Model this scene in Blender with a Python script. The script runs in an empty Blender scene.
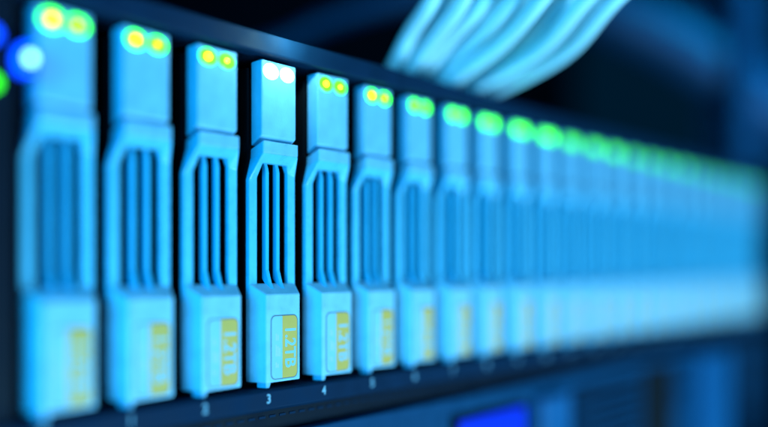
import bpy, bmesh, math, random
from mathutils import Vector, Matrix
random.seed(7)
S = 0.001                      # everything below is written in millimetres
ZB = 120.0                     # height of the lens above the lowest piece built
sc = bpy.context.scene
COL = sc.collection

# ------------------------------------------------------------------ materials
def mat(name, base, rough=0.4, metal=0.0, bump=0.0, bscale=900.0, var=0.0, spec=0.5, emis=None, estr=0.0, coat=0.0):
    m = bpy.data.materials.new(name); m.use_nodes = True
    nt = m.node_tree; b = nt.nodes['Principled BSDF']
    b.inputs['Base Color'].default_value = (*base, 1)
    b.inputs['Roughness'].default_value = rough
    b.inputs['Metallic'].default_value = metal
    b.inputs['Specular IOR Level'].default_value = spec
    b.inputs['Coat Weight'].default_value = coat
    tc = nt.nodes.new('ShaderNodeTexCoord')
    if var > 0:
        n = nt.nodes.new('ShaderNodeTexNoise'); n.inputs['Scale'].default_value = bscale * 0.12; n.inputs['Detail'].default_value = 5
        nt.links.new(tc.outputs['Object'], n.inputs['Vector'])
        r = nt.nodes.new('ShaderNodeMapRange')
        r.inputs['From Min'].default_value = 0.3; r.inputs['From Max'].default_value = 0.7
        r.inputs['To Min'].default_value = 1 - var; r.inputs['To Max'].default_value = 1 + var
        nt.links.new(n.outputs['Fac'], r.inputs['Value'])
        mx = nt.nodes.new('ShaderNodeVectorMath'); mx.operation = 'SCALE'
        mx.inputs[0].default_value = base
        nt.links.new(r.outputs['Result'], mx.inputs['Scale'])
        nt.links.new(mx.outputs['Vector'], b.inputs['Base Color'])
        r2 = nt.nodes.new('ShaderNodeMapRange')
        r2.inputs['From Min'].default_value = 0.3; r2.inputs['From Max'].default_value = 0.7
        r2.inputs['To Min'].default_value = rough * 0.8; r2.inputs['To Max'].default_value = min(1, rough * 1.25)
        nt.links.new(n.outputs['Fac'], r2.inputs['Value'])
        nt.links.new(r2.outputs['Result'], b.inputs['Roughness'])
    if bump > 0:
        n2 = nt.nodes.new('ShaderNodeTexNoise'); n2.inputs['Scale'].default_value = bscale; n2.inputs['Detail'].default_value = 3
        nt.links.new(tc.outputs['Object'], n2.inputs['Vector'])
        bp = nt.nodes.new('ShaderNodeBump'); bp.inputs['Strength'].default_value = bump; bp.inputs['Distance'].default_value = 0.0001
        nt.links.new(n2.outputs['Fac'], bp.inputs['Height'])
        nt.links.new(bp.outputs['Normal'], b.inputs['Normal'])
    if emis:
        b.inputs['Emission Color'].default_value = (*emis, 1)
        b.inputs['Emission Strength'].default_value = estr
    return m

M = {
 'plastic': mat('blue_grey_plastic', (0.24, 0.54, 0.74), 0.34, bump=0.28, bscale=2200, var=0.09),
 'frame':   mat('frame_plastic', (0.13, 0.59, 0.84), 0.30, bump=0.28, bscale=2200, var=0.09),
 'block':   mat('pale_block_plastic', (0.35, 0.64, 0.80), 0.34, bump=0.28, bscale=2200, var=0.09),
 'slat':    mat('slat_plastic', (0.05, 0.52, 0.80), 0.36, var=0.05),
 'label':   mat('label_paper', (0.38, 0.66, 0.80), 0.30, var=0.03),
 'edge':    mat('label_outline', (0.16, 0.18, 0.20), 0.5),
 'yellow':  mat('label_yellow', (1.0, 0.50, 0.10), 0.38, var=0.04),
 'faint':   mat('label_small_print', (0.72, 0.68, 0.40), 0.5),
 'black':   mat('black_steel', (0.003, 0.006, 0.014), 0.6, spec=0.12, var=0.15),
 'void':    mat('drive_casing', (0.002, 0.003, 0.006), 0.8, spec=0.2),
 'steel':   mat('dark_painted_steel', (0.003, 0.020, 0.05), 0.6, spec=0.07, bump=0.15, bscale=1500, var=0.12),
 'panel':   mat('lower_panel_paint', (0.003, 0.05, 0.12), 0.55, spec=0.1, bump=0.1, bscale=1500, var=0.1),
 'pale':    mat('pale_plastic', (0.006, 0.10, 0.25), 0.4, var=0.05),
 'print':   mat('pale_print', (0.30, 0.50, 0.62), 0.5),
 'zinc':    mat('zinc_steel', (0.35, 0.36, 0.38), 0.35, metal=0.8, var=0.1),
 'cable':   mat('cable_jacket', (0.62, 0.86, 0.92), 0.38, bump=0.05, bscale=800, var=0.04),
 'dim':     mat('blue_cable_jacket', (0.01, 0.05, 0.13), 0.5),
 'post':    mat('post_paint', (0.012, 0.07, 0.16), 0.45, var=0.08),
 'wall':    mat('rack_interior_paint', (0.003, 0.010, 0.022), 0.8, spec=0.1, var=0.2, bscale=60),
 'green':   mat('green_led_lens', (0.05, 0.4, 0.02), 0.3, emis=(0.035, 1.0, 0.0), estr=7),
 'hot':     mat('yellow_led_core', (0.4, 0.4, 0.02), 0.3, emis=(1.0, 0.86, 0.01), estr=8),
 'warm':    mat('green_yellow_led_core', (0.4, 0.4, 0.02), 0.3, emis=(0.75, 0.85, 0.03), estr=6),
 'white':   mat('white_led_lens', (0.6, 0.6, 0.6), 0.3, emis=(0.75, 1.0, 0.95), estr=3.0),
 'whot':    mat('white_led_core', (0.6, 0.6, 0.6), 0.3, emis=(1.0, 0.95, 0.85), estr=14),
 'bled':    mat('blue_led_lens', (0.02, 0.02, 0.4), 0.3, emis=(0.0, 0.06, 1.0), estr=4),
 'wbled':   mat('pale_blue_led_core', (0.3, 0.4, 0.5), 0.3, emis=(0.30, 0.85, 1.0), estr=6),
 'gled':    mat('plain_green_led_lens', (0.02, 0.4, 0.02), 0.3, emis=(0.03, 0.8, 0.0), estr=4),
 'screen':  mat('lit_blue_display', (0.01, 0.02, 0.2), 0.2, emis=(0.0, 0.03, 1.0), estr=0.75),
}

# ------------------------------------------------------------------ mesh helpers
class MB:
    """collects shapes (millimetres) and links them as one mesh object"""
    def __init__(s): s.v = []; s.f = []; s.m = []
    def poly(s, pts, faces, mi=0):
        o = len(s.v); s.v += [tuple(p) for p in pts]
        for f in faces: s.f.append([i + o for i in f]); s.m.append(mi)
    def box(s, x0, x1, y0, y1, z0, z1, mi=0):
        s.poly([(x0,y0,z0),(x1,y0,z0),(x1,y1,z0),(x0,y1,z0),(x0,y0,z1),(x1,y0,z1),(x1,y1,z1),(x0,y1,z1)],
               [(3,2,1,0),(4,5,6,7),(0,1,5,4),(1,2,6,5),(2,3,7,6),(3,0,4,7)], mi)
    def loft(s, loops, mi=0, cap=True):
        n = len(loops[0]); pts = [p for l in loops for p in l]; fs = []
        for k in range(len(loops) - 1):
            for i in range(n):
                j = (i + 1) % n
                fs.append((k*n+i, k*n+j, (k+1)*n+j, (k+1)*n+i))
        if cap: fs.append(tuple(range(n))[::-1]); fs.append(tuple((len(loops)-1)*n + i for i in range(n)))
        s.poly(pts, fs, mi)
    def lathe_y(s, cx, cz, prof, mi=0, n=20, e=1.0):
        """discs along y: prof = [(radius, y)...]"""
        loops = [[(cx + r*math.cos(2*math.pi*i/n), y, cz + e*r*math.sin(2*math.pi*i/n)) for i in range(n)] for r, y in prof]
        s.loft(loops, mi)
    def tube(s, pts, r, mi=0, n=14):
        loops = []; up = Vector((0.13, 0.2, 0.97))
        P = [Vector(p) for p in pts]
        for i, p in enumerate(P):
            t = (P[min(i+1, len(P)-1)] - P[max(i-1, 0)]).normalized()
            a = t.cross(up).normalized(); b = a.cross(t).normalized(); up = b
            loops.append([p + (a*math.cos(2*math.pi*k/n) + b*math.sin(2*math.pi*k/n))*r for k in range(n)])
        s.loft(loops, mi)
    def addmesh(s, me, mi=0, M4=None):
        o = len(s.v)
        for v in me.vertices: s.v.append(tuple((M4 @ v.co) if M4 else v.co))
        for p in me.polygons: s.f.append([i + o for i in p.vertices]); s.m.append(mi)
    def build(s, name, mats, parent=None, bevel=0.0, smooth=False, seg=2, loc=None):
        me = bpy.data.meshes.new(name)
        me.from_pydata([Vector(p)*S for p in s.v], [], s.f)
        for m in (mats if isinstance(mats, (list, tuple)) else [mats]): me.materials.append(m)
        me.polygons.foreach_set('material_index', s.m)
        bm = bmesh.new(); bm.from_mesh(me); bmesh.ops.recalc_face_normals(bm, faces=bm.faces); bm.to_mesh(me); bm.free()
        if smooth: me.polygons.foreach_set('use_smooth', [True]*len(me.polygons))
        o = bpy.data.objects.new(name, me); COL.objects.link(o)
        if loc: o.location = Vector(loc)*S
        if parent: o.parent = parent
        if bevel > 0:
            b = o.modifiers.new('soft_edges', 'BEVEL'); b.width = bevel*S; b.segments = seg; b.limit_method = 'ANGLE'
            b.angle_limit = math.radians(20); b.harden_normals = False
        return o

def tag(o, label=None, cat=None, group=None, kind=None):
    if label: o['label'] = label
    if cat: o['category'] = cat
    if group: o['group'] = group
    if kind: o['kind'] = kind
    return o
def empty(name, loc):
    o = bpy.data.objects.new(name, None); COL.objects.link(o); o.location = Vector(loc)*S
    o.empty_display_size = 0.005
    return o
def text_mesh(txt, size, ax='CENTER'):
    cu = bpy.data.curves.new('lettering', 'FONT'); cu.body = txt; cu.size = size; cu.align_x = ax; cu.align_y = 'CENTER'
    cu.offset = size*0.02; cu.resolution_u = 4
    o = bpy.data.objects.new('lettering', cu); COL.objects.link(o)
    dg = bpy.context.evaluated_depsgraph_get(); dg.update()
    me = bpy.data.meshes.new_from_object(o.evaluated_get(dg))
    bpy.data.objects.remove(o); bpy.data.curves.remove(cu)
    return me
# text planes: x right, y up  ->  world x right, z up, facing -y
FRONT = Matrix(((1,0,0,0),(0,0,1,0),(0,1,0,0),(0,0,0,1)))
def place(tx, ty, tz, rot=0.0):
    return Matrix.Translation((tx, ty, tz)) @ FRONT @ Matrix.Rotation(rot, 4, 'Z')

# ------------------------------------------------------------------ one drive carrier, lens height = z 0 inside the shape lists
PITCH = 18.0
BACK = 3.4
def ring(mb, outer, inner, yb, mi=0):
    n = len(outer)
    P = [(x,y,z) for x,z,y in outer] + [(x,y,z) for x,z,y in inner] + [(x,yb,z) for x,z,y in outer] + [(x,yb,z) for x,z,y in inner]
    F = []
    for i in range(n):
        j = (i+1) % n
        F += [(i,j,n+j,n+i), (2*n+i,3*n+i,3*n+j,2*n+j), (i,2*n+i,2*n+j,j), (n+i,n+j,3*n+j,3*n+i)]
    mb.poly(P, F, mi)

def make_carrier():
    root = empty('drive_carrier', (0,0,0))
    # latch tab: the tall block carrying the lights
    t = MB()
    t.loft([[(-5.6,0,45.8),(5.2,0,45.8),(5.2,0,29.1),(-5.6,0,29.1)],
            [(-5.9,3.2,45.4),(5.5,3.2,45.4),(5.5,3.2,26.9),(-5.9,3.2,26.9)]])
    tab = t.build('latch_tab', M['plastic'], root, bevel=0.35, seg=3)
    # lights
    for x, core, r, rc in ((-2.85,'hot',2.4,0.8),(2.25,'warm',2.3,0.52)):
        l = MB()
        l.lathe_y(x, 43.4, [(r,0.3),(r,-0.08),(r*0.88,-0.2)], 0, 24, 0.74)
        l.lathe_y(x-0.1, 43.45, [(rc,-0.1),(rc,-0.24),(rc*0.6,-0.28)], 1, 18, 0.82)
        l.build('led', [M['green'], M[core]], tab)
    # bracket + grille frame: one bent moulding
    f = MB()
    outer = [(-7.3,-7.0,2.2),(-7.3,19.3,2.2),(-5.6,25.2,-0.5),(5.4,25.2,-0.5),(7.2,21.0,2.2),(7.2,-7.0,2.2)]
    inner = [(-4.9,-4.4,2.2),(-4.9,20.0,2.2),(-3.6,23.3,1.7),(4.0,23.3,1.7),(4.8,21.6,2.2),(4.8,-4.4,2.2)]
    ring(f, outer, inner, BACK)
    frame = f.build('grille_frame', M['frame'], root, bevel=0.22)
    br = MB()
    br.loft([[(-5.6,-0.5,28.0),(5.4,-0.5,28.0),(5.4,-0.5,25.25),(-5.6,-0.5,25.25)],
             [(-5.9,3.3,26.2),(5.6,3.3,26.2),(5.7,3.3,23.6),(-6.0,3.3,23.6)]])
    br.build('bracket', M['plastic'], root, bevel=0.28)
    for x0, x1 in ((-2.15,-1.1),(1.25,2.3)):
        s = MB()
        s.loft([[(x0,y,z) for y,z in ((2.3,21.4),(2.5,22.4),(2.9,23.4),(3.6,23.5),(3.6,-2.4),(0.6,-6.0),(0.2,-5.2),(1.4,-3.2),(2.3,-0.4))],
                [(x1,y,z) for y,z in ((2.3,21.4),(2.5,22.4),(2.9,23.4),(3.6,23.5),(3.6,-2.4),(0.6,-6.0),(0.2,-5.2),(1.4,-3.2),(2.3,-0.4))]])
        s.build('grille_slat', M['slat'], root, bevel=0.18)
    # label block
    b = MB()
    yf = -1.2
    b.loft([[(-5.4,yf,-5.8),(5.2,yf,-5.8),(5.2,yf,-25.2),(-5.4,yf,-25.2)],
            [(-7.25,2.25,-3.5),(7.15,2.25,-3.5),(7.15,2.25,-25.0),(-7.25,2.25,-25.0)],
            [(-7.3,BACK,-3.4),(7.2,BACK,-3.4),(7.2,BACK,-25.0),(-7.3,BACK,-25.0)]])
    blk = b.build('label_block', M['block'], root, bevel=0.3, seg=3)
    ft = MB()
    ft.loft([[(-5.5,yf+0.05,-25.0),(-3.9,yf+0.05,-25.0),(-4.4,yf+0.05,-26.3),(-5.4,yf+0.05,-26.3)],
             [(-5.9,1.4,-25.0),(-3.9,1.4,-25.0),(-4.4,1.4,-26.3),(-5.8,1.4,-26.3)]])
    ft.build('foot', M['plastic'], blk, bevel=0.2)
    # printed label: outline, pale sheet, yellow field, lettering
    def rounded(x0, x1, z0, z1, r, y, corners=(1,1,1,1), n=5):
        pts = []
        for (cx, cz, a0, on) in ((x1-r,z1-r,0,corners[0]),(x0+r,z1-r,90,corners[1]),(x0+r,z0+r,180,corners[2]),(x1-r,z0+r,270,corners[3])):
            if on: pts += [(cx+r*math.cos(math.radians(a0+90*k/n)), y, cz+r*math.sin(math.radians(a0+90*k/n))) for k in range(n+1)]
            else:
                sx = 1 if a0 in (0,270) else -1; sz = 1 if a0 in (0,90) else -1
                pts.append((cx+sx*r, y, cz+sz*r))
        return pts
    L = MB()
    def sheet(pts, dy, mi):
        L.loft([[(p[0],p[1]-dy,p[2]) for p in pts], pts], mi)
    sheet(rounded(-4.12,4.42,-24.62,-10.38,1.35,yf-0.02), 0.03, 1)
    sheet(rounded(-3.88,4.18,-24.38,-10.62,1.2,yf-0.05), 0.03, 0)
    sheet(rounded(-0.55,4.18,-24.38,-10.62,1.2,yf-0.08,(1,0,0,1)), 0.025, 2)
    tm = text_mesh('1.2TB', 4.7)
    L.addmesh(tm, 0, place(1.85, yf-0.125, -17.5, -math.pi/2) @ Matrix.Diagonal((0.84,1,1,1)))
    for k, (z, ln) in enumerate(((-15.2,1.6),(-18.2,2.6),(-21.4,1.2))):
        for q in range(2 + k % 2):
            L.box(-2.6+q*0.55, -2.35+q*0.55, yf-0.10, yf-0.07, z-ln/2, z+ln/2-q*0.35, 3)
    L.build('capacity_label', [M['label'], M['edge'], M['yellow'], M['faint']], blk)
    # spring fingers along the right edge, dark drive behind
    g = MB()
    for k in range(9):
        z = 17 - k*2.6
        g.loft([[(7.3,2.6,z),(8.0,3.2,z-0.2),(7.3,3.8,z)],[(7.3,2.6,z-1.7),(8.0,3.2,z-1.5),(7.3,3.8,z-1.7)]])
    g.build('spring_strip', M['zinc'], root)
    d = MB()
    d.box(-6.2,6.1,11,75,-24,44)
    d.box(-6.6,-6.0,3.5,11,-24,44); d.box(5.9,6.5,3.5,11,-24,44)
    d.build('drive_body', M['void'], root)
    return root

def copy_tree(o, parent=None):
    c = o.copy(); COL.objects.link(c)
    if parent: c.parent = parent
    for ch in list(o.children): copy_tree(ch, c)
    return c

ORD = ['first','second','third','fourth','fifth','sixth','seventh','eighth','ninth','tenth','eleventh','twelfth','thirteenth',
       'fourteenth','fifteenth','sixteenth','seventeenth','eighteenth','nineteenth','twentieth','twenty-first','twenty-second','twenty-third','twenty-fourth']
def carrier_label(n):
    if n == 0: return 'nearest and largest drive carrier, beside the blue and green lights of the side panel'
    if n == 3: return 'sharp drive carrier with two white lit lights, standing above the printed 3'
    if n == 23: return 'last and smallest drive carrier, at the far right end of the row'
    if n < 7: return 'drive carrier with 1.2TB label standing above the number %d, %s from the left' % (n, ORD[n])
    return 'blurred drive carrier with green lights, %s from the left end of the row' % ORD[n]
proto = make_carrier()
carriers = []
for n in range(24):
    o = proto if n == 0 else copy_tree(proto)
    jx, jy = (0, 0) if n == 3 else (random.uniform(-0.14,0.14), random.uniform(-0.3,0.35))
    o.location = Vector((n*PITCH + jx, jy, ZB))*S
    o.rotation_euler = (0, 0, 0 if n == 3 else math.radians(random.uniform(-0.5,0.5)))
    tag(o, carrier_label(n), 'drive carrier', 'drive carriers in the storage enclosure')
    carriers.append(o)
# the fourth carrier's lights glow white
for ch in carriers[3].children:
    if ch.name.startswith('latch_tab'):
        for q in ch.children:
            q.data = q.data.copy(); q.data.materials[0] = M['white']; q.data.materials[1] = M['whot']
            q['label'] = 'white lit light'

# from the seventh on the lights burn plain green, their emission stepped down so they fade along the row
far = [(6, 'bright', 4.0), (8, 'steady', 4.0), (11, 'faded', 2.0), (14, 'weak', 1.2), (18, 'last', 0.6)]
for n in range(6, 24):
    _, nm, st = [f for f in far if f[0] <= n][-1]
    if nm not in M:
        M[nm] = mat(nm + '_green_led_lens', (0.05,0.4,0.02), 0.3, emis=(0.04,1.0,0.0), estr=st*1.25)
        M[nm+'core'] = mat(nm + '_green_led_core', (0.05,0.4,0.02), 0.3, emis=(0.16,1.0,0.0), estr=st*1.6)
    for ch in carriers[n].children:
        if ch.name.startswith('latch_tab'):
            for q in ch.children:
                q.data = q.data.copy(); q.data.materials[0] = M[nm]; q.data.materials[1] = M[nm+'core']
# ------------------------------------------------------------------ the enclosure that holds them
XA, XB = -9.6, 23*PITCH + 9.4
enc = empty('storage_enclosure', (0,0,ZB))
tag(enc, 'dark steel storage enclosure holding the long row of drive carriers', 'storage enclosure')
b = MB(); b.box(-40, XB+24, -1.6, 3.0, 46.6, 51.2); b.box(-40, XB+24, 3.0, 90, 50.0, 51.2)
b.build('top_rail', M['steel'], enc, bevel=0.5)
b = MB(); b.loft([[(x,-2.2,-26.8),(x,-2.2,-30.6),(x,-0.6,-31.4),(x,90,-31.4),(x,90,-26.5),(x,-1.7,-26.5)] for x in (-40, XB+24)])
rail = b.build('bottom_rail', M['steel'], enc, bevel=0.25)
for n in range(24):
    t = MB(); t.addmesh(text_mesh(str(n), 2.8), 0, place(n*PITCH-5.7, -2.235, -28.5))
    t.build('slot_number', M['print'], rail)
b = MB(); b.box(-40, XA-0.3, -0.5, 90, -26.5, 46.6)
ear = b.build('side_panel', M['black'], enc, bevel=0.5)
def light(x, z, y1, r, m0, m1, rc, e=1.0):
    l = MB(); l.lathe_y(x, z, [(r,-0.4),(r,y1+0.2),(r*0.8,y1)], 0, 20, e); l.lathe_y(x, z, [(rc,y1+0.1),(rc,y1-0.12)], 1, 16)
    return l.build('indicator_light', [M[m0], M[m1]], ear)
light(-14.0, 38.6, -1.0, 1.3, 'bled', 'bled', 0.6)
light(-14.0, 30.6, -1.0, 1.2, 'gled', 'gled', 0.6)
light(-9.0, 35.1, -3.6, 1.35, 'bled', 'wbled', 0.85, 1.9)
b = MB(); b.box(XB+0.3, XB+24, -0.5, 90, -26.5, 46.6); b.build('end_panel', M['black'], enc, bevel=0.5)
b = MB(); b.box(XA, XB, 80, 84, -26.5, 50); b.build('back_plane', M['void'], enc)
for n in range(23):
    d = MB(); x = n*PITCH + 9.0
    d.box(x-0.35, x+0.35, 5.5, 78, -26.4, 46.5)
    d.box(x-0.9, x+0.9, 4.6, 5.5, -22.0, -14.5)
    d.build('divider', M['black'], enc)
# perforated strip under the rail
b = MB(); b.box(-40, XB+24, 1.0, 6, -36.2, -31.6, 0)
for k in range(150):
    x = -38 + k*3.2
    b.box(x, x+1.9, 0.82, 1.0, -33.2, -32.7, 1)
b.build('vent_strip', [M['black'], M['steel']], enc)

# ------------------------------------------------------------------ the unit mounted below
low = empty('server_unit', (0,0,ZB))
tag(low, 'dark server unit with lit blue display and louvred grille, mounted under the storage enclosure', 'server')
X1 = 19.8*PITCH
b = MB(); b.box(-40, X1, 0, 90, -90, -36.6); b.box(-40, X1, -1.2, 0, -40.0, -36.6)
b.build('front_panel', M['panel'], low, bevel=0.4)
b = MB(); b.box(6.9*PITCH-2, 9.0*PITCH+2, -1.6, 0, -58, -42.2); b.build('display_bezel', M['black'], low, bevel=0.3)
b = MB(); b.box(6.9*PITCH, 9.0*PITCH, -1.75, -1.6, -56, -43.4); b.build('display', M['screen'], low)
b = MB(); b.box(9.5*PITCH, 10.6*PITCH, -3.2, 0, -70, -42); b.build('release_handle', M['pale'], low, bevel=0.8)
b = MB(); b.box(11.0*PITCH, 14.2*PITCH, -0.5, 0, -88, -42)
grl = b.build('grille', M['black'], low)
for k in range(11):
    s = MB(); z = -44.5 - k*4; s.box(11.0*PITCH, 14.2*PITCH, -1.8, -0.5, z-1.7, z); s.build('louvre', M['panel'], grl, bevel=0.3)
b = MB(); b.box(14.4*PITCH, 16.2*PITCH, -0.7, 0, -88, -40.5); b.build('dark_bay', M['void'], low)
b = MB(); b.box(16.4*PITCH, 17.4*PITCH, -1.8, 0, -48, -43); b.box(16.4*PITCH, 17.4*PITCH, -1.8, 0, -60, -52); b.build('drive_flap', M['panel'], low, bevel=0.4)
b = MB(); b.box(17.6*PITCH, X1, -4.5, 0, -88, -38.5); b.build('rack_ear', M['pale'], low, bevel=1.0)

# ------------------------------------------------------------------ camera
ALPHA = math.radians(37.92)
CX, CY = -94.8, -145.4
cam = bpy.data.cameras.new('camera'); co = bpy.data.objects.new('camera', cam); COL.objects.link(co)
co.location = Vector((CX, CY, ZB))*S
co.rotation_euler = (math.radians(90), 0, ALPHA - math.radians(90))
cam.sensor_width = 36; cam.lens = 36*925/768; cam.shift_y = 54.5/768
cam.clip_start = 0.005; cam.clip_end = 20
cam.dof.use_dof = True; cam.dof.focus_distance = 0.2075; cam.dof.aperture_fstop = 2.8
sc.camera = co

# ------------------------------------------------------------------ cables over the enclosure: curves through points in the rack (mm)
FW = Vector((math.cos(ALPHA), math.sin(ALPHA), 0)); RT = Vector((math.sin(ALPHA), -math.cos(ALPHA), 0))
def at(u, v, Z):
    return Vector((CX, CY, 0)) + FW*Z + RT*((u-384)/925*Z) + Vector((0,0,(268-v)/925*Z))
def spline(P, n=12):
    P = [Vector(p) for p in P]; out = []
    Q = [P[0]*2-P[1]] + P + [P[-1]*2-P[-2]]
    for i in range(1, len(Q)-2):
        for k in range(n):
            t = k/n; a,b_,c,d = Q[i-1],Q[i],Q[i+1],Q[i+2]
            out.append(0.5*((2*b_)+(c-a)*t+(2*a-5*b_+4*c-d)*t*t+(3*b_-a-3*c+d)*t**3))
    out.append(P[-1]); return out
cab = [
 ([(378,102),(392, 68),(414, 33),(434, -3),(455,-64)], (262, 262, 252, 242, 239), 2.2, 'leftmost pale cable of the bundle, standing apart from the others'),
 ([(397,106),(411, 72),(438, 36),(462, -3),(487,-64)], (264, 264, 252, 240, 237), 2.1, 'pale cable second from the left in the bundle above the carriers'),
 ([(406,108),(420, 74),(455, 37),(487, -3),(520,-64)], (268, 268, 255, 243, 240), 2.2, 'pale cable third from the left in the bundle above the carriers'),
 ([(422,112),(436, 78),(479, 41),(515, -3),(554,-64)], (274, 274, 256, 238, 235), 2.3, 'pale cable in the middle of the bundle, fourth from the left'),
 ([(436,118),(450, 84),(500, 45),(540, -3),(585,-64)], (270, 270, 252, 234, 231), 2.2, 'pale cable fifth from the left, lying on the front of the bundle'),
 ([(446,122),(460, 88),(519, 49),(565, -3),(617,-64)], (284, 284, 263, 243, 240), 2.3, 'pale cable sixth from the left, next to the two right outer cables'),
 ([(456,126),(470, 92),(537, 52),(588, -3),(647,-64)], (280, 280, 258, 236, 233), 2.2, 'pale cable second from the right edge of the bundle'),
 ([(466,130),(480, 96),(559, 56),(619, -3),(688,-64)], (290, 290, 265, 241, 238), 2.3, 'rightmost pale cable, the lower outer curve of the bundle'),
 ([(386,104),(400, 70),(427, 35),(452, -3),(472,-64)], (276, 276, 266, 256, 253), 1.7, 'thin pale cable half hidden between the first two cables of the bundle'),
 ([(414,109),(428, 75),(468, 38),(503, -3),(533,-64)], (286, 286, 272, 258, 255), 1.8, 'thin pale cable showing in the gap left of the bundle middle'),
 ([(432,116),(446, 82),(492, 44),(529, -3),(562,-64)], (292, 292, 274, 256, 253), 1.8, 'thin pale cable behind the bundle middle, right of the fourth thick cable'),
 ([(452,124),(466, 90),(528, 50),(577, -3),(621,-64)], (298, 298, 278, 258, 255), 1.8, 'thin pale cable behind the right half of the bundle'),
 ([(460,128),(474, 94),(550, 56),(604, -3),(656,-64)], (300, 300, 279, 258, 255), 1.9, 'thin pale cable tucked behind the right outer cable'),
]
for P, Zs, r, lab in cab:
    pts = [at(u, v, Z) for (u, v), Z in zip(P, Zs)]
    e = pts[1] + (pts[1]-pts[2])*0.3 + FW*16; pts = [Vector((e.x, e.y, 53.0+r))] + [p + Vector((random.uniform(-0.5,0.5), random.uniform(-1,1), random.uniform(0,0.5))) for p in pts[1:]]
    d = (pts[-1]-pts[-2]).normalized(); pts += [pts[-1] + d*60 + Vector((0,0,12)), pts[-1] + d*150 + Vector((0,0,70)), pts[-1] + d*210 + Vector((0,0,190)), pts[-1] + d*230 + Vector((0,0,380))]
    c = MB(); c.tube(spline(pts), r); o = c.build('network_cable', M['cable'], None, smooth=True, loc=(0,0,ZB))
    tag(o, lab, 'cable', 'pale cables rising over the enclosure')
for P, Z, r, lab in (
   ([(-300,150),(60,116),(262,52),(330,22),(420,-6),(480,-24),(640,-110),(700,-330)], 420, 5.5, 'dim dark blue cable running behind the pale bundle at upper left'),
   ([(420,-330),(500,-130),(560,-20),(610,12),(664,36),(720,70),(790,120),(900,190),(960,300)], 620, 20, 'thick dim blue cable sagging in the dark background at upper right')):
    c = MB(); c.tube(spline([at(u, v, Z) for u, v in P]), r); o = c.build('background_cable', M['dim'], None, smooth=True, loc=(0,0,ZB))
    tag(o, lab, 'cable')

# ------------------------------------------------------------------ rack post at the far end, rack interior behind
p0 = at(748, 268, 600)
post = empty('rack_post', (p0.x, p0.y, ZB))
tag(post, 'blurred upright blue rack post behind the far end of the row', 'rack post')
m = MB(); m.box(-13, 13, -4, 4, -120, 260); m.box(9, 13, 4, 34, -120, 260); m.build('upright', M['post'], post, bevel=1)
for k in range(16):
    h = MB(); h.box(-4.5, 4.5, -4.2, -3.9, -105 + k*22, -96 + k*22); h.build('mounting_hole', M['void'], post)
m = MB(); m.box(-500, 1500, 640, 650, -120, 620); tag(m.build('rack_wall', M['wall'], None, loc=(0,0,ZB)), 'dark inner wall of the rack behind the equipment', 'rack wall', kind='structure')
m = MB(); m.box(-500, 1500, -20, 640, -124, -120); tag(m.build('floor', M['wall'], None, loc=(0,0,ZB)), 'dark rack floor', 'floor', kind='structure')

# ------------------------------------------------------------------ light
w = bpy.data.worlds.new('World'); sc.world = w; w.use_nodes = True
bg = w.node_tree.nodes['Background']; bg.inputs['Color'].default_value = (0.005, 0.30, 0.75, 1); bg.inputs['Strength'].default_value = 0.03
def area(name, loc, aim, size, color, power, sy=None):
    l = bpy.data.lights.new(name, 'AREA'); l.shape = 'RECTANGLE'; l.size = size*S; l.size_y = (sy or size)*S
    l.color = color; l.energy = power
    o = bpy.data.objects.new(name, l); COL.objects.link(o); o.location = (Vector(loc)+Vector((0,0,ZB)))*S
    d = Vector(aim)-Vector(loc); o.rotation_euler = d.to_track_quat('-Z','Y').to_euler(); return o
area('front_lamp', (230,-400,-270), (150,0,0), 240, (0.25,0.68,0.98), 5.1)
area('left_lamp', (-330,-150,40), (120,0,5), 180, (0.0,0.48,1.0), 2.2)
pol = area('post_fill_light', (p0.x-90,p0.y-170,300), (p0.x,p0.y,95), 50, (0.0,0.52,1.0), 0.22); pol.data.spread = math.radians(70)  # added fill light, brightens the upper rack post only
pl = bpy.data.lights.new('added_glow_light', 'POINT'); pl.energy = 1.8e-2; pl.color = (0.5, 1.0, 1.0); pl.shadow_soft_size = 0.001  # added point light hung before the top rail, imitates a flare's glow
po = bpy.data.objects.new('added_glow_light', pl); COL.objects.link(po); po.location = Vector((3*PITCH-0.2, -7.5, ZB+52.0))*S
sc.view_settings.view_transform = 'Standard'; sc.view_settings.look = 'None'; sc.view_settings.exposure = 0; sc.view_settings.gamma = 1
sc.render.engine = 'CYCLES'
sc.cycles.use_denoising = True
sc.cycles.max_bounces = 6
